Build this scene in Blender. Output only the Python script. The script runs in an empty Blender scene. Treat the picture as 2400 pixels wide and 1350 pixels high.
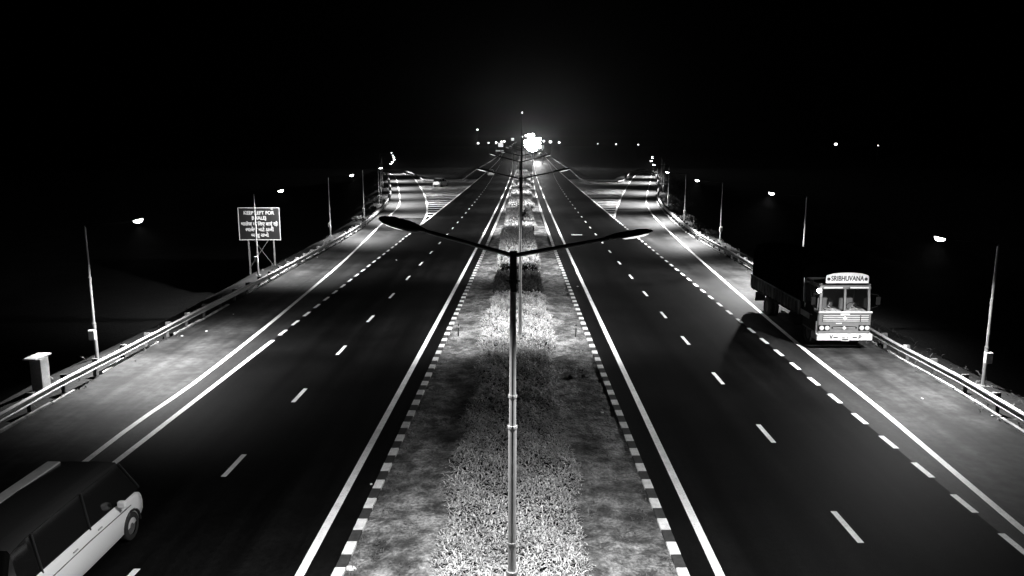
import bpy, bmesh, math, random
import numpy as np
from mathutils import Vector, Matrix
from mathutils.geometry import tessellate_polygon
random.seed(7); rng = np.random.default_rng(7)
R = math.radians
S = bpy.context.scene
COL = S.collection

# ------------------------------------------------------------------ camera, sky, exposure
CAM_H = 9.0; TH = R(10.25); FPX = 1880.0
ct, st = math.cos(TH), math.sin(TH)
cd = bpy.data.cameras.new("camera"); cam = bpy.data.objects.new("camera", cd); COL.objects.link(cam)
cam.location = (0, 0, CAM_H); cam.rotation_euler = (R(90) - TH, 0, 0)
cd.lens = FPX / 2400 * 36; cd.sensor_width = 36; cd.clip_start = 0.1; cd.clip_end = 6000
S.camera = cam
w = bpy.data.worlds.new("World"); S.world = w; w.use_nodes = True
nt = w.node_tree; bgn = nt.nodes["Background"]
sky = nt.nodes.new("ShaderNodeTexSky"); sky.sky_type = 'NISHITA'; sky.sun_disc = False
sky.sun_elevation = R(-8); sky.sun_rotation = R(0)
bw = nt.nodes.new("ShaderNodeRGBToBW")
nt.links.new(sky.outputs[0], bw.inputs[0]); nt.links.new(bw.outputs[0], bgn.inputs[0])
bgn.inputs[1].default_value = 0.00005
S.view_settings.view_transform = 'Standard'; S.view_settings.look = 'None'
S.view_settings.exposure = 0.0; S.view_settings.gamma = 1.0
S.render.engine = 'CYCLES'
S.cycles.max_bounces = 4; S.cycles.diffuse_bounces = 2; S.cycles.glossy_bounces = 2
S.cycles.transmission_bounces = 4; S.cycles.transparent_max_bounces = 6; S.cycles.volume_bounces = 0
S.cycles.use_light_tree = True; S.cycles.sample_clamp_indirect = 4.0

# powers (watt) of the lamps, all in one place
W_SIDE_L, W_SIDE_R, W_MEDIAN, W_FLOOD = 11500.0, 14000.0, 4200.0, 200000.0
HAZE = 0.00006

# ------------------------------------------------------------------ maths: from a measured sight line to the ground
def at(px, py, z=0.0):
    u = (px - 1200) / FPX; t = (py - 675) / FPX
    s = (CAM_H - z) / (st + t * ct)
    return Vector((u * s, (ct - t * st) * s, z))
def atY(px, py, Y):
    u = (px - 1200) / FPX; t = (py - 675) / FPX
    s = Y / (ct - t * st)
    return Vector((u * s, Y, CAM_H - s * (st + t * ct)))
def row_d(py):                                    # distance along the ground of an image row
    return at(1200, py).y
def fit(pts, deg=2, z=0.0):                       # smooth X(Y) of a long nearly straight line
    P = [at(x, y, z) for x, y in pts]
    Y = np.array([p.y for p in P]); X = np.array([p.x for p in P])
    c = np.polyfit(Y, X, deg, w=1 / Y)
    d = np.polyder(c); y1 = Y.max()
    def f(y):
        if y > y1: return float(np.polyval(c, y1) + np.polyval(d, y1) * (y - y1) * 0.0 + (np.polyval(c, y1) - np.polyval(c, y1 - 60)) / 60 * (y - y1))
        return float(np.polyval(c, y))
    return f
def catmull(P, step=1.5):
    P = [Vector(p) for p in P]; out = []
    Q = [2 * P[0] - P[1]] + P + [2 * P[-1] - P[-2]]
    for i in range(1, len(Q) - 2):
        p0, p1, p2, p3 = Q[i - 1:i + 3]
        n = max(1, int((p2 - p1).length / step))
        for k in range(n):
            t = k / n
            m1 = (p2 - p0) * .5; m2 = (p3 - p1) * .5
            # limit tangents so uneven spacing does not overshoot
            L = (p2 - p1).length
            if m1.length > L: m1 = m1 * (L / m1.length)
            if m2.length > L: m2 = m2 * (L / m2.length)
            h1 = 2*t**3 - 3*t**2 + 1; h2 = t**3 - 2*t**2 + t; h3 = -2*t**3 + 3*t**2; h4 = t**3 - t**2
            out.append(h1 * p1 + h2 * m1 + h3 * p2 + h4 * m2)
    out.append(P[-1]); return out
def spline(pts, z=0.0, step=1.5): return catmull([at(x, y, z) for x, y in pts], step)
def flat(P, z): return [Vector((p.x, p.y, z)) for p in P]

# ------------------------------------------------------------------ materials (all grey: a black-and-white night)
MATS = {}
def mat(name, v=.5, rough=.6, metal=0, emit=0, noise=None, bump=None, spec=None, vals=None):
    if name in MATS: return MATS[name]
    m = bpy.data.materials.new(name); m.use_nodes = True; MATS[name] = m
    n = m.node_tree; b = n.nodes["Principled BSDF"]
    b.inputs["Base Color"].default_value = (v, v, v, 1); b.inputs["Roughness"].default_value = rough
    b.inputs["Metallic"].default_value = metal
    if spec is not None: b.inputs["Specular IOR Level"].default_value = spec
    if emit:
        b.inputs["Emission Color"].default_value = (1, 1, 1, 1); b.inputs["Emission Strength"].default_value = emit
    tc = n.nodes.new("ShaderNodeTexCoord")
    if noise:                                     # noise = [(scale, lo, hi, pos_lo, pos_hi), ...] multiplied together
        prev = None
        for sc, lo, hi, p0, p1, *ys in noise:
            t = n.nodes.new("ShaderNodeTexNoise"); t.inputs["Scale"].default_value = sc; t.inputs["Detail"].default_value = 6
            t.inputs["Roughness"].default_value = .6
            if ys:
                mp = n.nodes.new("ShaderNodeMapping"); mp.inputs["Scale"].default_value = (1, ys[0], 1)
                n.links.new(tc.outputs["Object"], mp.inputs[0]); n.links.new(mp.outputs[0], t.inputs["Vector"])
            else: n.links.new(tc.outputs["Object"], t.inputs["Vector"])
            r = n.nodes.new("ShaderNodeMapRange"); r.inputs[1].default_value = p0; r.inputs[2].default_value = p1
            r.inputs[3].default_value = lo; r.inputs[4].default_value = hi
            n.links.new(t.outputs["Fac"], r.inputs[0])
            if prev is None: prev = r.outputs[0]
            else:
                mu = n.nodes.new("ShaderNodeMath"); mu.operation = 'MULTIPLY'
                n.links.new(prev, mu.inputs[0]); n.links.new(r.outputs[0], mu.inputs[1]); prev = mu.outputs[0]
        mu = n.nodes.new("ShaderNodeMath"); mu.operation = 'MULTIPLY'; mu.inputs[1].default_value = v
        n.links.new(prev, mu.inputs[0])
        cc = n.nodes.new("ShaderNodeCombineColor")
        for i in range(3): n.links.new(mu.outputs[0], cc.inputs[i])
        n.links.new(cc.outputs[0], b.inputs["Base Color"])
    if bump:
        t = n.nodes.new("ShaderNodeTexNoise"); t.inputs["Scale"].default_value = bump[0]; t.inputs["Detail"].default_value = 4
        n.links.new(tc.outputs["Object"], t.inputs["Vector"])
        bp = n.nodes.new("ShaderNodeBump"); bp.inputs["Strength"].default_value = bump[1]; bp.inputs["Distance"].default_value = bump[2]
        n.links.new(t.outputs["Fac"], bp.inputs["Height"]); n.links.new(bp.outputs[0], b.inputs["Normal"])
    return m
M_ASPH = mat("asphalt_black", .0038, .62, noise=[(1.1, .5, 1.6, .34, .66, .03), (.25, .6, 1.4, .35, .65), (7, .7, 1.3, .3, .7), (45, .4, 1.7, .3, .7)], bump=(55, .6, .012), spec=.02)
M_DUST_LIT = mat("asphalt_dust_lit", .034, .75, noise=[(1.3, .5, 1.4, .36, .64, .05), (.45, .45, 1.3, .38, .62), (3, .6, 1.2, .35, .6), (50, .8, 1.2, .3, .7)], bump=(60, .4, .01), spec=.2)  # shoulder tone: dust, plus the side lamps' pools put into the colour
M_PAINT = mat("road_paint", .9, .6, noise=[(1.5, .82, 1.05, .35, .6), (28, .45, 1.08, .28, .46)])
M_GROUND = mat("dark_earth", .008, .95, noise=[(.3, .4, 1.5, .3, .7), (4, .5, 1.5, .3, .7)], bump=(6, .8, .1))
M_SOIL = mat("median_soil", .155, .95, noise=[(.55, .3, 1.5, .38, .62), (2.6, .3, 1.4, .38, .62), (14, .45, 1.4, .34, .66)], bump=(9, 1, .08))
M_KW = mat("kerb_white", .75, .7, noise=[(5, .75, 1.05, .3, .6), (30, .8, 1.1, .3, .7)])
M_KB = mat("kerb_black", .03, .7, noise=[(8, .6, 1.6, .3, .7)])
M_CONC = mat("pale_concrete", .55, .85, noise=[(3, .7, 1.15, .3, .7), (25, .8, 1.15, .3, .7)], bump=(30, .3, .01))
M_EDGE = mat("edge_concrete", .42, .9, noise=[(1.5, .4, 1.3, .35, .6), (14, .7, 1.2, .3, .7)], bump=(20, .5, .02))
M_LEAF = mat("leaf", .40, .42, noise=[(1.2, .6, 1.25, .35, .65), (22, .2, 1.7, .34, .66)])
M_LEAFD = mat("leaf_dark", .012, .5, noise=[(8, .6, 1.4, .3, .7)])
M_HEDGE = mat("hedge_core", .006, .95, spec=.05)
M_GRASS = mat("grass_blade", .08, .6, noise=[(3, .5, 1.5, .3, .7)])
M_GALV = mat("galvanised_steel", .48, .5, .25, noise=[(2.5, .8, 1.1, .3, .7), (20, .85, 1.1, .3, .7)])
M_POST = mat("post_steel", .12, .6, .2, noise=[(6, .6, 1.3, .3, .7)])
M_POLE = mat("pole_steel", .42, .4, .55, noise=[(4, .8, 1.1, .3, .7)])
M_HEAD = mat("lamp_housing", .02, .5, .1)
M_ARM = mat("arm_black", .004, .8, spec=.05)
M_LENS = mat("lamp_glass_lit", .8, .3, emit=25)
M_LENSM = mat("lamp_glass_lit_soft", .8, .3, emit=1.2)
M_FLOOD = mat("glare_glass_lit", .8, .3, emit=70)
M_FARL = mat("far_lamp_glass_lit", .8, .3, emit=4)
M_LITB = mat("board_glow", .8, .5, emit=.9)  # reflective boards: light falling on them put in as glow
M_BLACK = mat("black_plastic", .02, .4)
M_RUBBER = mat("tyre_rubber", .02, .8)
M_WHITE = mat("white_paint", .75, .45, noise=[(6, .85, 1.05, .3, .7)])
M_BARK = mat("bark", .06, .9)

# ------------------------------------------------------------------ mesh builder
class MB:
    def __init__(s): s.v = []; s.f = []; s.m = []
    def add(s, vs, fs, mi=0):
        o = len(s.v); s.v += [tuple(p) for p in vs]; s.f += [tuple(i + o for i in f) for f in fs]; s.m += [mi] * len(fs)
    def box(s, c, d, mi=0, rot=None, taper=1.0):
        c = Vector(c); h = Vector(d) / 2; vs = []
        for z in (-1, 1):
            k = taper if z > 0 else 1
            for x, y in ((-1, -1), (1, -1), (1, 1), (-1, 1)):
                p = Vector((x * h.x * k, y * h.y * k, z * h.z))
                if rot is not None: p = rot @ p
                vs.append(c + p)
        s.add(vs, [(3, 2, 1, 0), (4, 5, 6, 7), (0, 1, 5, 4), (1, 2, 6, 5), (2, 3, 7, 6), (3, 0, 4, 7)], mi)
    def rbox(s, c, d, r=.03, mi=0):               # box with chamfered vertical and horizontal edges
        c = Vector(c); hx, hy, hz = d[0] / 2, d[1] / 2, d[2] / 2; r = min(r, hx * .9, hy * .9, hz * .9)
        rings = []
        for z, k in ((-hz, r), (-hz + r, 0), (hz - r, 0), (hz, r)):
            a, b = hx - k, hy - k; q = r
            rings.append([c + Vector(p) for p in ((-a + q, -b, z), (a - q, -b, z), (a, -b + q, z), (a, b - q, z), (a - q, b, z), (-a + q, b, z), (-a, b - q, z), (-a, -b + q, z))])
        s.loft(rings, True, mi)
    def loft(s, rings, caps=True, mi=0, closed=True):
        n = len(rings[0]); vs = [p for r in rings for p in r]; fs = []
        for i in range(len(rings) - 1):
            for j in range(n if closed else n - 1):
                k = (j + 1) % n
                fs.append((i * n + j, i * n + k, (i + 1) * n + k, (i + 1) * n + j))
        if caps: fs.append(tuple(range(n))[::-1]); fs.append(tuple((len(rings) - 1) * n + j for j in range(n)))
        s.add(vs, fs, mi)
    def tube(s, pts, radii, n=10, mi=0, caps=True):
        pts = [Vector(p) for p in pts]
        if not hasattr(radii, '__len__'): radii = [radii] * len(pts)
        rings = []
        for i, p in enumerate(pts):
            a = pts[max(i - 1, 0)]; b = pts[min(i + 1, len(pts) - 1)]
            d = (b - a)
            if d.length < 1e-6: d = Vector((0, 0, 1))
            d.normalize()
            up = Vector((0, 1, 0)) if abs(d.y) < .9 else Vector((1, 0, 0))
            e1 = d.cross(up).normalized(); e2 = d.cross(e1)
            rings.append([p + (e1 * math.cos(2 * math.pi * k / n) + e2 * math.sin(2 * math.pi * k / n)) * radii[i] for k in range(n)])
        s.loft(rings, caps, mi)
    def strip(s, P, w, z=None, mi=0):             # flat ribbon along a centre line
        vs = []; P = [Vector(p) for p in P]
        for i, p in enumerate(P):
            d = P[min(i + 1, len(P) - 1)] - P[max(i - 1, 0)]; nrm = Vector((-d.y, d.x, 0)).normalized()
            zz = p.z if z is None else z
            a = p + nrm * w / 2; b = p - nrm * w / 2; vs += [(a.x, a.y, zz), (b.x, b.y, zz)]
        s.add(vs, [(2 * i + 1, 2 * i + 3, 2 * i + 2, 2 * i) for i in range(len(P) - 1)], mi)
    def build(s, name, m, parent=None, smooth=False):
        me = bpy.data.meshes.new(name); me.from_pydata(s.v, [], s.f); me.update()
        for x in (m if isinstance(m, (list, tuple)) else [m]): me.materials.append(x)
        if isinstance(m, (list, tuple)): me.polygons.foreach_set("material_index", s.m)
        if smooth: me.shade_smooth() if hasattr(me, "shade_smooth") else me.polygons.foreach_set("use_smooth", [True] * len(me.polygons))
        o = bpy.data.objects.new(name, me); COL.objects.link(o)
        if parent: o.parent = parent
        return o
def tag(o, label=None, cat=None, group=None, kind=None):
    if label: o["label"] = label
    if cat: o["category"] = cat
    if group: o["group"] = group
    if kind: o["kind"] = kind
    return o
def thing(name, label, cat, loc=(0, 0, 0), rz=0, group=None):
    o = bpy.data.objects.new(name, None); COL.objects.link(o); o.location = loc; o.rotation_euler = (0, 0, rz)
    o.empty_display_size = .3
    return tag(o, label, cat, group)
def structure(o): o["kind"] = "structure"; return o
def copy_tree(o, parent=None):
    c = o.copy(); COL.objects.link(c)
    if parent: c.parent = parent
    for ch in list(o.children): copy_tree(ch, c)
    return c

# ------------------------------------------------------------------ the lines of the road, measured
LI = fit([(699, 1350), (800, 1167), (950, 900), (1073, 680), (1121, 580), (1146, 517), (1173, 455), (1189, 418), (1206, 380)], 2)
RI = fit([(1692, 1350), (1600, 1167), (1473, 900), (1367, 680), (1327, 580), (1301, 513), (1276, 455), (1262, 418), (1248, 382)], 2)
KL = fit([(780, 1350), (800, 1317), (890, 1110), (985, 900), (1066, 740), (1130, 600), (1152, 545), (1190, 451), (1208, 400)], 2)
KR = fit([(1616, 1350), (1592, 1300), (1430, 900), (1354, 740), (1311, 600), (1290, 545), (1262, 451), (1247, 400)], 2)
DL = fit([(545, 1092), (701, 927), (802, 821), (872, 747), (921, 694), (958, 652), (1010, 592), (1047, 549), (1080, 508), (1116, 465), (1160, 410)], 2)
DR = fit([(1988, 1237), (1797, 1017), (1682, 887), (1604, 798), (1556, 742), (1511, 688), (1475, 648), (1428, 588), (1397, 548), (1365, 507), (1332, 460), (1293, 405)], 2)
EL = fit([(567, 848), (725, 736), (857, 634), (949, 559), (984, 530), (1029, 493), (1085, 444), (1138, 403), (1177, 366)], 2)   # lane 2 / exit lane edge, then main edge line
ER = fit([(2360, 1265), (2157, 1095), (2014, 978), (1908, 893), (1792, 799), (1684, 713), (1608, 653), (1517, 578), (1439, 511), (1399, 477), (1350, 434), (1314, 403), (1285, 378)], 2)
def ext(P, y0):                                   # carry a line on, straight, towards the bridge under the camera
    d = (P[0] - P[1]).normalized()
    if d.y < -1e-3:
        k = (y0 - P[0].y) / d.y
        return [P[0] + d * k] + P
    return P
def line_near(pts, y0=4, z=0.0): 
    P = [at(x, y, z) for x, y in pts]
    d = (P[0] - P[3 if len(P) > 3 else 1]).normalized(); k = (y0 - P[0].y) / d.y
    return catmull([P[0] + d * k] + P)
S1L = line_near([(290, 1013), (452, 900), (627, 763), (800, 617), (869, 550), (913, 506), (933, 485), (937, 466), (933, 436), (928, 418), (921, 410), (905, 404)])
S1R = line_near([(2400, 1245), (2047, 947), (1877, 812), (1707, 667), (1600, 572), (1549, 524), (1525, 497), (1515, 474), (1516, 458), (1520, 441), (1525, 421), (1526, 411), (1520, 405.5), (1510, 403.5)])
OUTL = line_near([(0, 1017), (178, 915), (300, 840), (477, 750), (697, 620), (797, 567), (855, 530), (895, 496), (911, 474), (916, 458), (915, 436), (912, 420), (905, 411), (880, 405.5)])
OUTR = line_near([(2400, 1019), (2233, 913), (2100, 837), (1763, 635), (1611, 548), (1562, 504), (1540, 477), (1537, 459), (1540, 441), (1538, 420), (1534, 409), (1526, 403.5), (1512, 401)])
GL = [at(984, 530)] + spline([(984, 530), (998, 508), (1001, 493), (999, 470), (992, 451), (980, 431), (970, 418), (961, 411), (947, 407), (922, 403.2), (900, 401.5)])[1:]
GR = spline([(1439, 511), (1447, 485), (1459, 457), (1474, 431), (1488, 412), (1500, 405.5), (1512, 402.5)])
RAIL_L_RAMP = [(891, 395.5), (920, 397), (941, 399), (964, 404), (980, 411), (992, 419.5), (1016, 420.3), (1056, 420), (1083, 419.5), (1095, 411), (1120, 394), (1145, 380), (1168, 364.8), (1180, 357.5)]
RAIL_R_RAMP = [(1519, 395), (1500, 397), (1485, 400), (1474, 407), (1464, 419), (1448, 424), (1400, 423.5), (1368, 420.5), (1350, 408.5), (1336, 396.5), (1302, 375), (1278, 357)]

# ------------------------------------------------------------------ asphalt
def poly_sheet(name, outline, m, z, thick=.12):
    P = [Vector((p.x, p.y, z)) for p in outline]
    tris = tessellate_polygon([P])
    b = MB(); b.add(P, [tuple(t) for t in tris])
    n = len(P); b.add(P + [p - Vector((0, 0, thick)) for p in P], [(i, (i + 1) % n, (i + 1) % n + n, i + n) for i in range(n)])
    o = b.build(name, m)
    bm = bmesh.new(); bm.from_mesh(o.data)
    for f in bm.faces:
        if abs(f.normal.z) > .9 and f.normal.z < 0: f.normal_flip()
    bm.to_mesh(o.data); bm.free(); return o
def main_ys(y0, y1): 
    out = []; y = y0
    while y < y1: out.append(y); y += 2 if y < 60 else 6 if y < 300 else 30
    return out + [y1]
FAR = 1500.0
def shift(P, d):                                   # sideways offset of a polyline
    out = []
    for i, p in enumerate(P):
        t = P[min(i + 1, len(P) - 1)] - P[max(i - 1, 0)]; n = Vector((-t.y, t.x, 0)).normalized(); out.append(p + n * d)
    return out
rampL = catmull([Vector((p.x, p.y, 0)) for p in [at(x, y, .55) for x, y in RAIL_L_RAMP]], 4)
rampR = catmull([Vector((p.x, p.y, 0)) for p in [at(x, y, .55) for x, y in RAIL_R_RAMP]], 4)
def far_edge(P, sgn):                              # main outer edge from the end of the gore rail to the horizon
    p = P[-1]; e = EL if sgn < 0 else ER
    return [Vector((e(y) + sgn * (abs(p.x - e(p.y))), y, 0)) for y in main_ys(p.y + 20, FAR)]
fL = far_edge(rampL, -1); fR = far_edge(rampR, 1)
inL = [Vector((KL(y), y, 0)) for y in main_ys(4, FAR)]; inR = [Vector((KR(y), y, 0)) for y in main_ys(4, FAR)]
outlineL = inL + list(reversed(fL)) + list(reversed(shift(rampL, -.45))) + list(reversed(OUTL))
outlineR = inR + list(reversed(fR)) + list(reversed(shift(rampR, .45))) + list(reversed(OUTR))
structure(poly_sheet("left_carriageway", outlineL, M_ASPH, 0.0))
structure(poly_sheet("right_carriageway", outlineR, M_ASPH, 0.0))
# hard shoulders, dust and lamplight both in the pale colour, 4 mm above
def between(A, B, ymax):
    A = [p for p in A if p.y < ymax]; B = [p for p in B if p.y < ymax]; return A + list(reversed(B))
def xs_at(P, y):
    for a, b in zip(P, P[1:]):
        if (a.y - y) * (b.y - y) <= 0 and abs(a.y - b.y) > 1e-6: return a.x + (b.x - a.x) * (y - a.y) / (b.y - a.y)
    return None
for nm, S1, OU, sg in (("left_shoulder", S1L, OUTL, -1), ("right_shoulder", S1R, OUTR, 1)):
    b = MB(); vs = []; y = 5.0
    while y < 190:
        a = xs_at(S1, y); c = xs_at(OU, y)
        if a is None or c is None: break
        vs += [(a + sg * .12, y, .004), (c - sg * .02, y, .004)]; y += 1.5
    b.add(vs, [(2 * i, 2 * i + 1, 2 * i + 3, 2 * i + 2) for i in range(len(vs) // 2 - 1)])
    structure(b.build(nm, M_DUST_LIT))

M_MERGE = mat("asphalt_merge_lit", .021, .68, noise=[(1.2, .6, 1.4, .35, .65, .04), (.35, .6, 1.3, .36, .64), (7, .7, 1.3, .3, .7), (45, .5, 1.6, .3, .7)], bump=(55, .6, .012), spec=.12)  # paler grey puts the lamps' pools and sheen into the lane colour
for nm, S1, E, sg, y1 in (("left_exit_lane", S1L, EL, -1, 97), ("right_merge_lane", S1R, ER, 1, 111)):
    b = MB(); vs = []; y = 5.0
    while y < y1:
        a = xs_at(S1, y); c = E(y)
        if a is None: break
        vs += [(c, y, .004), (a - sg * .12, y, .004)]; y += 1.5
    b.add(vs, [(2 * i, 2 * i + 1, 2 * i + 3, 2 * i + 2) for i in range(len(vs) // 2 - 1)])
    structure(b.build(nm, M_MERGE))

# ------------------------------------------------------------------ ground: one sheet, an embankment under the roads
gx = sorted(set(list(np.arange(-64, 64.1, 1.0)) + [s * v for s in (-1, 1) for v in (70, 80, 95, 120, 160, 230, 350, 600, 1200, 3000)]))
gy = list(np.arange(-60, 0, 12)) + list(np.arange(0, 300, 1.6)) + list(np.arange(300, 600, 12)) + [640, 700, 800, 950, 1200, 1600, 2200, 3000]
gx = np.array(gx); gy = np.array(gy)
def seg_pts(P): return np.array([(p.x, p.y) for p in P])
def inside(XY, poly):
    x, y = XY[:, 0], XY[:, 1]; c = np.zeros(len(XY), bool); n = len(poly)
    for i in range(n):
        x1, y1 = poly[i]; x2, y2 = poly[i - 1]
        if y1 == y2: continue
        m = ((y1 > y) != (y2 > y)); xi = (x2 - x1) * (y - y1) / (y2 - y1) + x1; c ^= m & (x < xi)
    return c
def dist_to(XY, P):
    d = np.full(len(XY), 1e9)
    for a, b in zip(P, P[1:]):
        ab = b - a; L = (ab ** 2).sum()
        if L < 1e-9: continue
        t = np.clip(((XY - a) @ ab) / L, 0, 1); q = a + t[:, None] * ab
        d = np.minimum(d, np.hypot(*(XY - q).T))
    return d
GX, GY = np.meshgrid(gx, gy); XY = np.stack([GX.ravel(), GY.ravel()], 1)
whole = seg_pts(OUTL + rampL + fL + list(reversed(fR)) + list(reversed(rampR)) + list(reversed(OUTR)))
ins = inside(XY, whole)
edge = np.minimum(dist_to(XY, seg_pts(OUTL)), dist_to(XY, seg_pts(OUTR)))
edge = np.minimum(edge, np.minimum(dist_to(XY, seg_pts(rampL + fL)), dist_to(XY, seg_pts(rampR + fR))))
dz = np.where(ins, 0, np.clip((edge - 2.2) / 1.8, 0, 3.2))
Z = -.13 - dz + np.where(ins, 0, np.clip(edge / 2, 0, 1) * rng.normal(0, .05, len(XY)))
b = MB(); nx = len(gx)
b.v = [(float(x), float(y), float(z)) for (x, y), z in zip(XY, Z)]
b.f = [(j * nx + i, j * nx + i + 1, (j + 1) * nx + i + 1, (j + 1) * nx + i) for j in range(len(gy) - 1) for i in range(nx - 1)]; b.m = [0] * len(b.f)
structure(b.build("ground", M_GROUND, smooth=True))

# ------------------------------------------------------------------ median soil and painted kerbs
KW = .26
b = MB(); ys = [4 + .3 * i for i in range(190)] + [61 + 1.2 * i for i in range(160)] + list(np.arange(254, FAR, 30)); nc = 26; vs = []
nz = np.random.default_rng(3).normal(0, 1, (len(ys), nc))
nz = (nz + np.roll(nz, 1, 0) + np.roll(nz, 1, 1) + np.roll(nz, -1, 0)) / 2
for j, y in enumerate(ys):
    a, c = KL(y) + KW, KR(y) - KW
    for i in range(nc):
        e = min(i, nc - 1 - i); vs.append((a + (c - a) * i / (nc - 1), y, .11 + (0 if e == 0 else .03 * nz[j, i] + .05 * min(1, e / 6))))
b.add(vs, [(j * nc + i, j * nc + i + 1, (j + 1) * nc + i + 1, (j + 1) * nc + i) for j in range(len(ys) - 1) for i in range(nc - 1)])
structure(b.build("median_strip", M_SOIL, smooth=True))
for nm, K, sg, ph in (("left_kerb", KL, 1, 22.96), ("right_kerb", KR, -1, 22.96)):
    b = MB(); y = ph - 34 * .5635; k = 0
    while y < 330:
        L = .5635; x0 = K(y); x1 = K(y + L); top = .17 + random.uniform(-.008, .008); g = .006
        prof = lambda x, y_: [(x, y_, -.05), (x + sg * .035, y_, top), (x + sg * KW, y_, top), (x + sg * KW, y_, -.05)]
        vs = prof(x0, y + g) + prof(x1, y + L - g)
        b.add(vs, [(0, 4, 5, 1), (1, 5, 6, 2), (2, 6, 7, 3), (0, 1, 2, 3), (7, 6, 5, 4)], k % 2 if y < 72 else 0)
        y += L; k += 1
    structure(b.build(nm, [M_KW, M_KB]))

# ------------------------------------------------------------------ road markings (4 mm sheets above the asphalt)
ZM = .009
def seg(f, a, c): return [Vector((f(y), y, ZM)) for y in np.linspace(a, c, max(2, int((c - a) / (2 if a < 80 else 8)) + 2))]
b = MB()
for f in (LI, RI): b.strip([Vector((f(y), y, ZM)) for y in main_ys(4, 900)], .20)
structure(b.build("inner_edge_lines", M_PAINT))
b = MB()
b.strip(flat(S1L, ZM), .20); b.strip(flat(S1R, ZM), .20)
b.strip(seg(EL, 4, 36.15), .20)
b.strip([Vector((EL(y), y, ZM)) for y in main_ys(88, 900)], .20); b.strip([Vector((ER(y), y, ZM)) for y in main_ys(97, 900)], .20)
b.strip(flat(GL, ZM), .24); b.strip(flat(GR, ZM), .24)
structure(b.build("outer_edge_lines", M_PAINT))
b = MB()
dl = [20.69 + 6.42 * k for k in range(-2, 60)]
dr = [11.0, 17.0, 23.23, 29.24, 35.3, 40.9, 47.0, 53.3] + [53.3 + 6.45 * k for k in range(1, 55)]
for y in dl: b.strip(seg(DL, y, y + 1.6), .15)
for y in dr: b.strip(seg(DR, y, y + 1.6), .15)
structure(b.build("lane_dashes", M_PAINT))
b = MB()
y = 37.1
while y < 86: b.strip(seg(EL, y, y + 1.12), .17); y += 2.135
y = 27.0 - 2.12 * 10
while y < 96.5: b.strip(seg(ER, y, y + 1.05), .17); y += 2.12
structure(b.build("merge_lane_dashes", M_PAINT))
b = MB()
for G, E in ((GL, EL), (GR, ER)):
    y = 100.5 if G is GL else 103.0
    while y < 205:
        x0 = xs_at(G, y); x1 = E(y)
        if x0 is not None:
            hw = .5; k = .9 if abs(x0 - x1) > 4 else .3; xm = (x0 + x1) / 2
            P = [(x0, y), (xm, y - k), (x1, y)] if x0 < x1 else [(x1, y), (xm, y - k), (x0, y)]
            b.add([(p[0], p[1] + s * hw, ZM - .002) for p in P for s in (-1, 1)], [(0, 2, 3, 1), (2, 4, 5, 3)])
        y += 3.95
structure(b.build("gore_stripes", M_PAINT))

# two slip roads, lamplight put into their paler asphalt colour
M_RAMP = mat("asphalt_ramp_lit", .05, .7, noise=[(.4, .7, 1.25, .3, .7), (6, .8, 1.15, .3, .7), (50, .8, 1.2, .3, .7)], bump=(60, .4, .01), spec=.25)
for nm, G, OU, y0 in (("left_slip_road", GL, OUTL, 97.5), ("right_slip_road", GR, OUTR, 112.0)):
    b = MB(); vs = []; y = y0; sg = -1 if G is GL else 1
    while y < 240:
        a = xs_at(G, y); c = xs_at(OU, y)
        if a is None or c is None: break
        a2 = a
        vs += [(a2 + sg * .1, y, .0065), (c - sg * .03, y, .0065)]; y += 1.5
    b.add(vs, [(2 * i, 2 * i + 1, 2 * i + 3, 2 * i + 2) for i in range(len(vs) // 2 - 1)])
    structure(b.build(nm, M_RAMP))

# broken concrete edging along the shoulders
for nm, O, sg in (("left_edging", OUTL, -1), ("right_edging", OUTR, 1)):
    b = MB(); Q = [p for p in O if 6 < p.y < 150]; acc = 0
    for a, c in zip(Q, Q[1:]):
        if random.random() < (.18 if sg < 0 else .06): continue
        d = (c - a); n = Vector((-d.y, d.x, 0)).normalized(); n = n if n.x * sg > 0 else -n
        wd = random.uniform(.09, .16); zt = random.uniform(.03, .07); o = n * random.uniform(0, .05)
        A = a + o + d * .02; C = c + o - d * .02
        b.add([A + Vector((0, 0, -.1)), A + Vector((0, 0, zt)), A + n * wd + Vector((0, 0, zt)), A + n * wd + Vector((0, 0, -.1)),
               C + Vector((0, 0, -.1)), C + Vector((0, 0, zt)), C + n * wd + Vector((0, 0, zt)), C + n * wd + Vector((0, 0, -.1))],
              [(0, 1, 5, 4), (1, 2, 6, 5), (2, 3, 7, 6), (0, 3, 2, 1), (4, 5, 6, 7)])
    structure(b.build(nm, M_EDGE))

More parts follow.
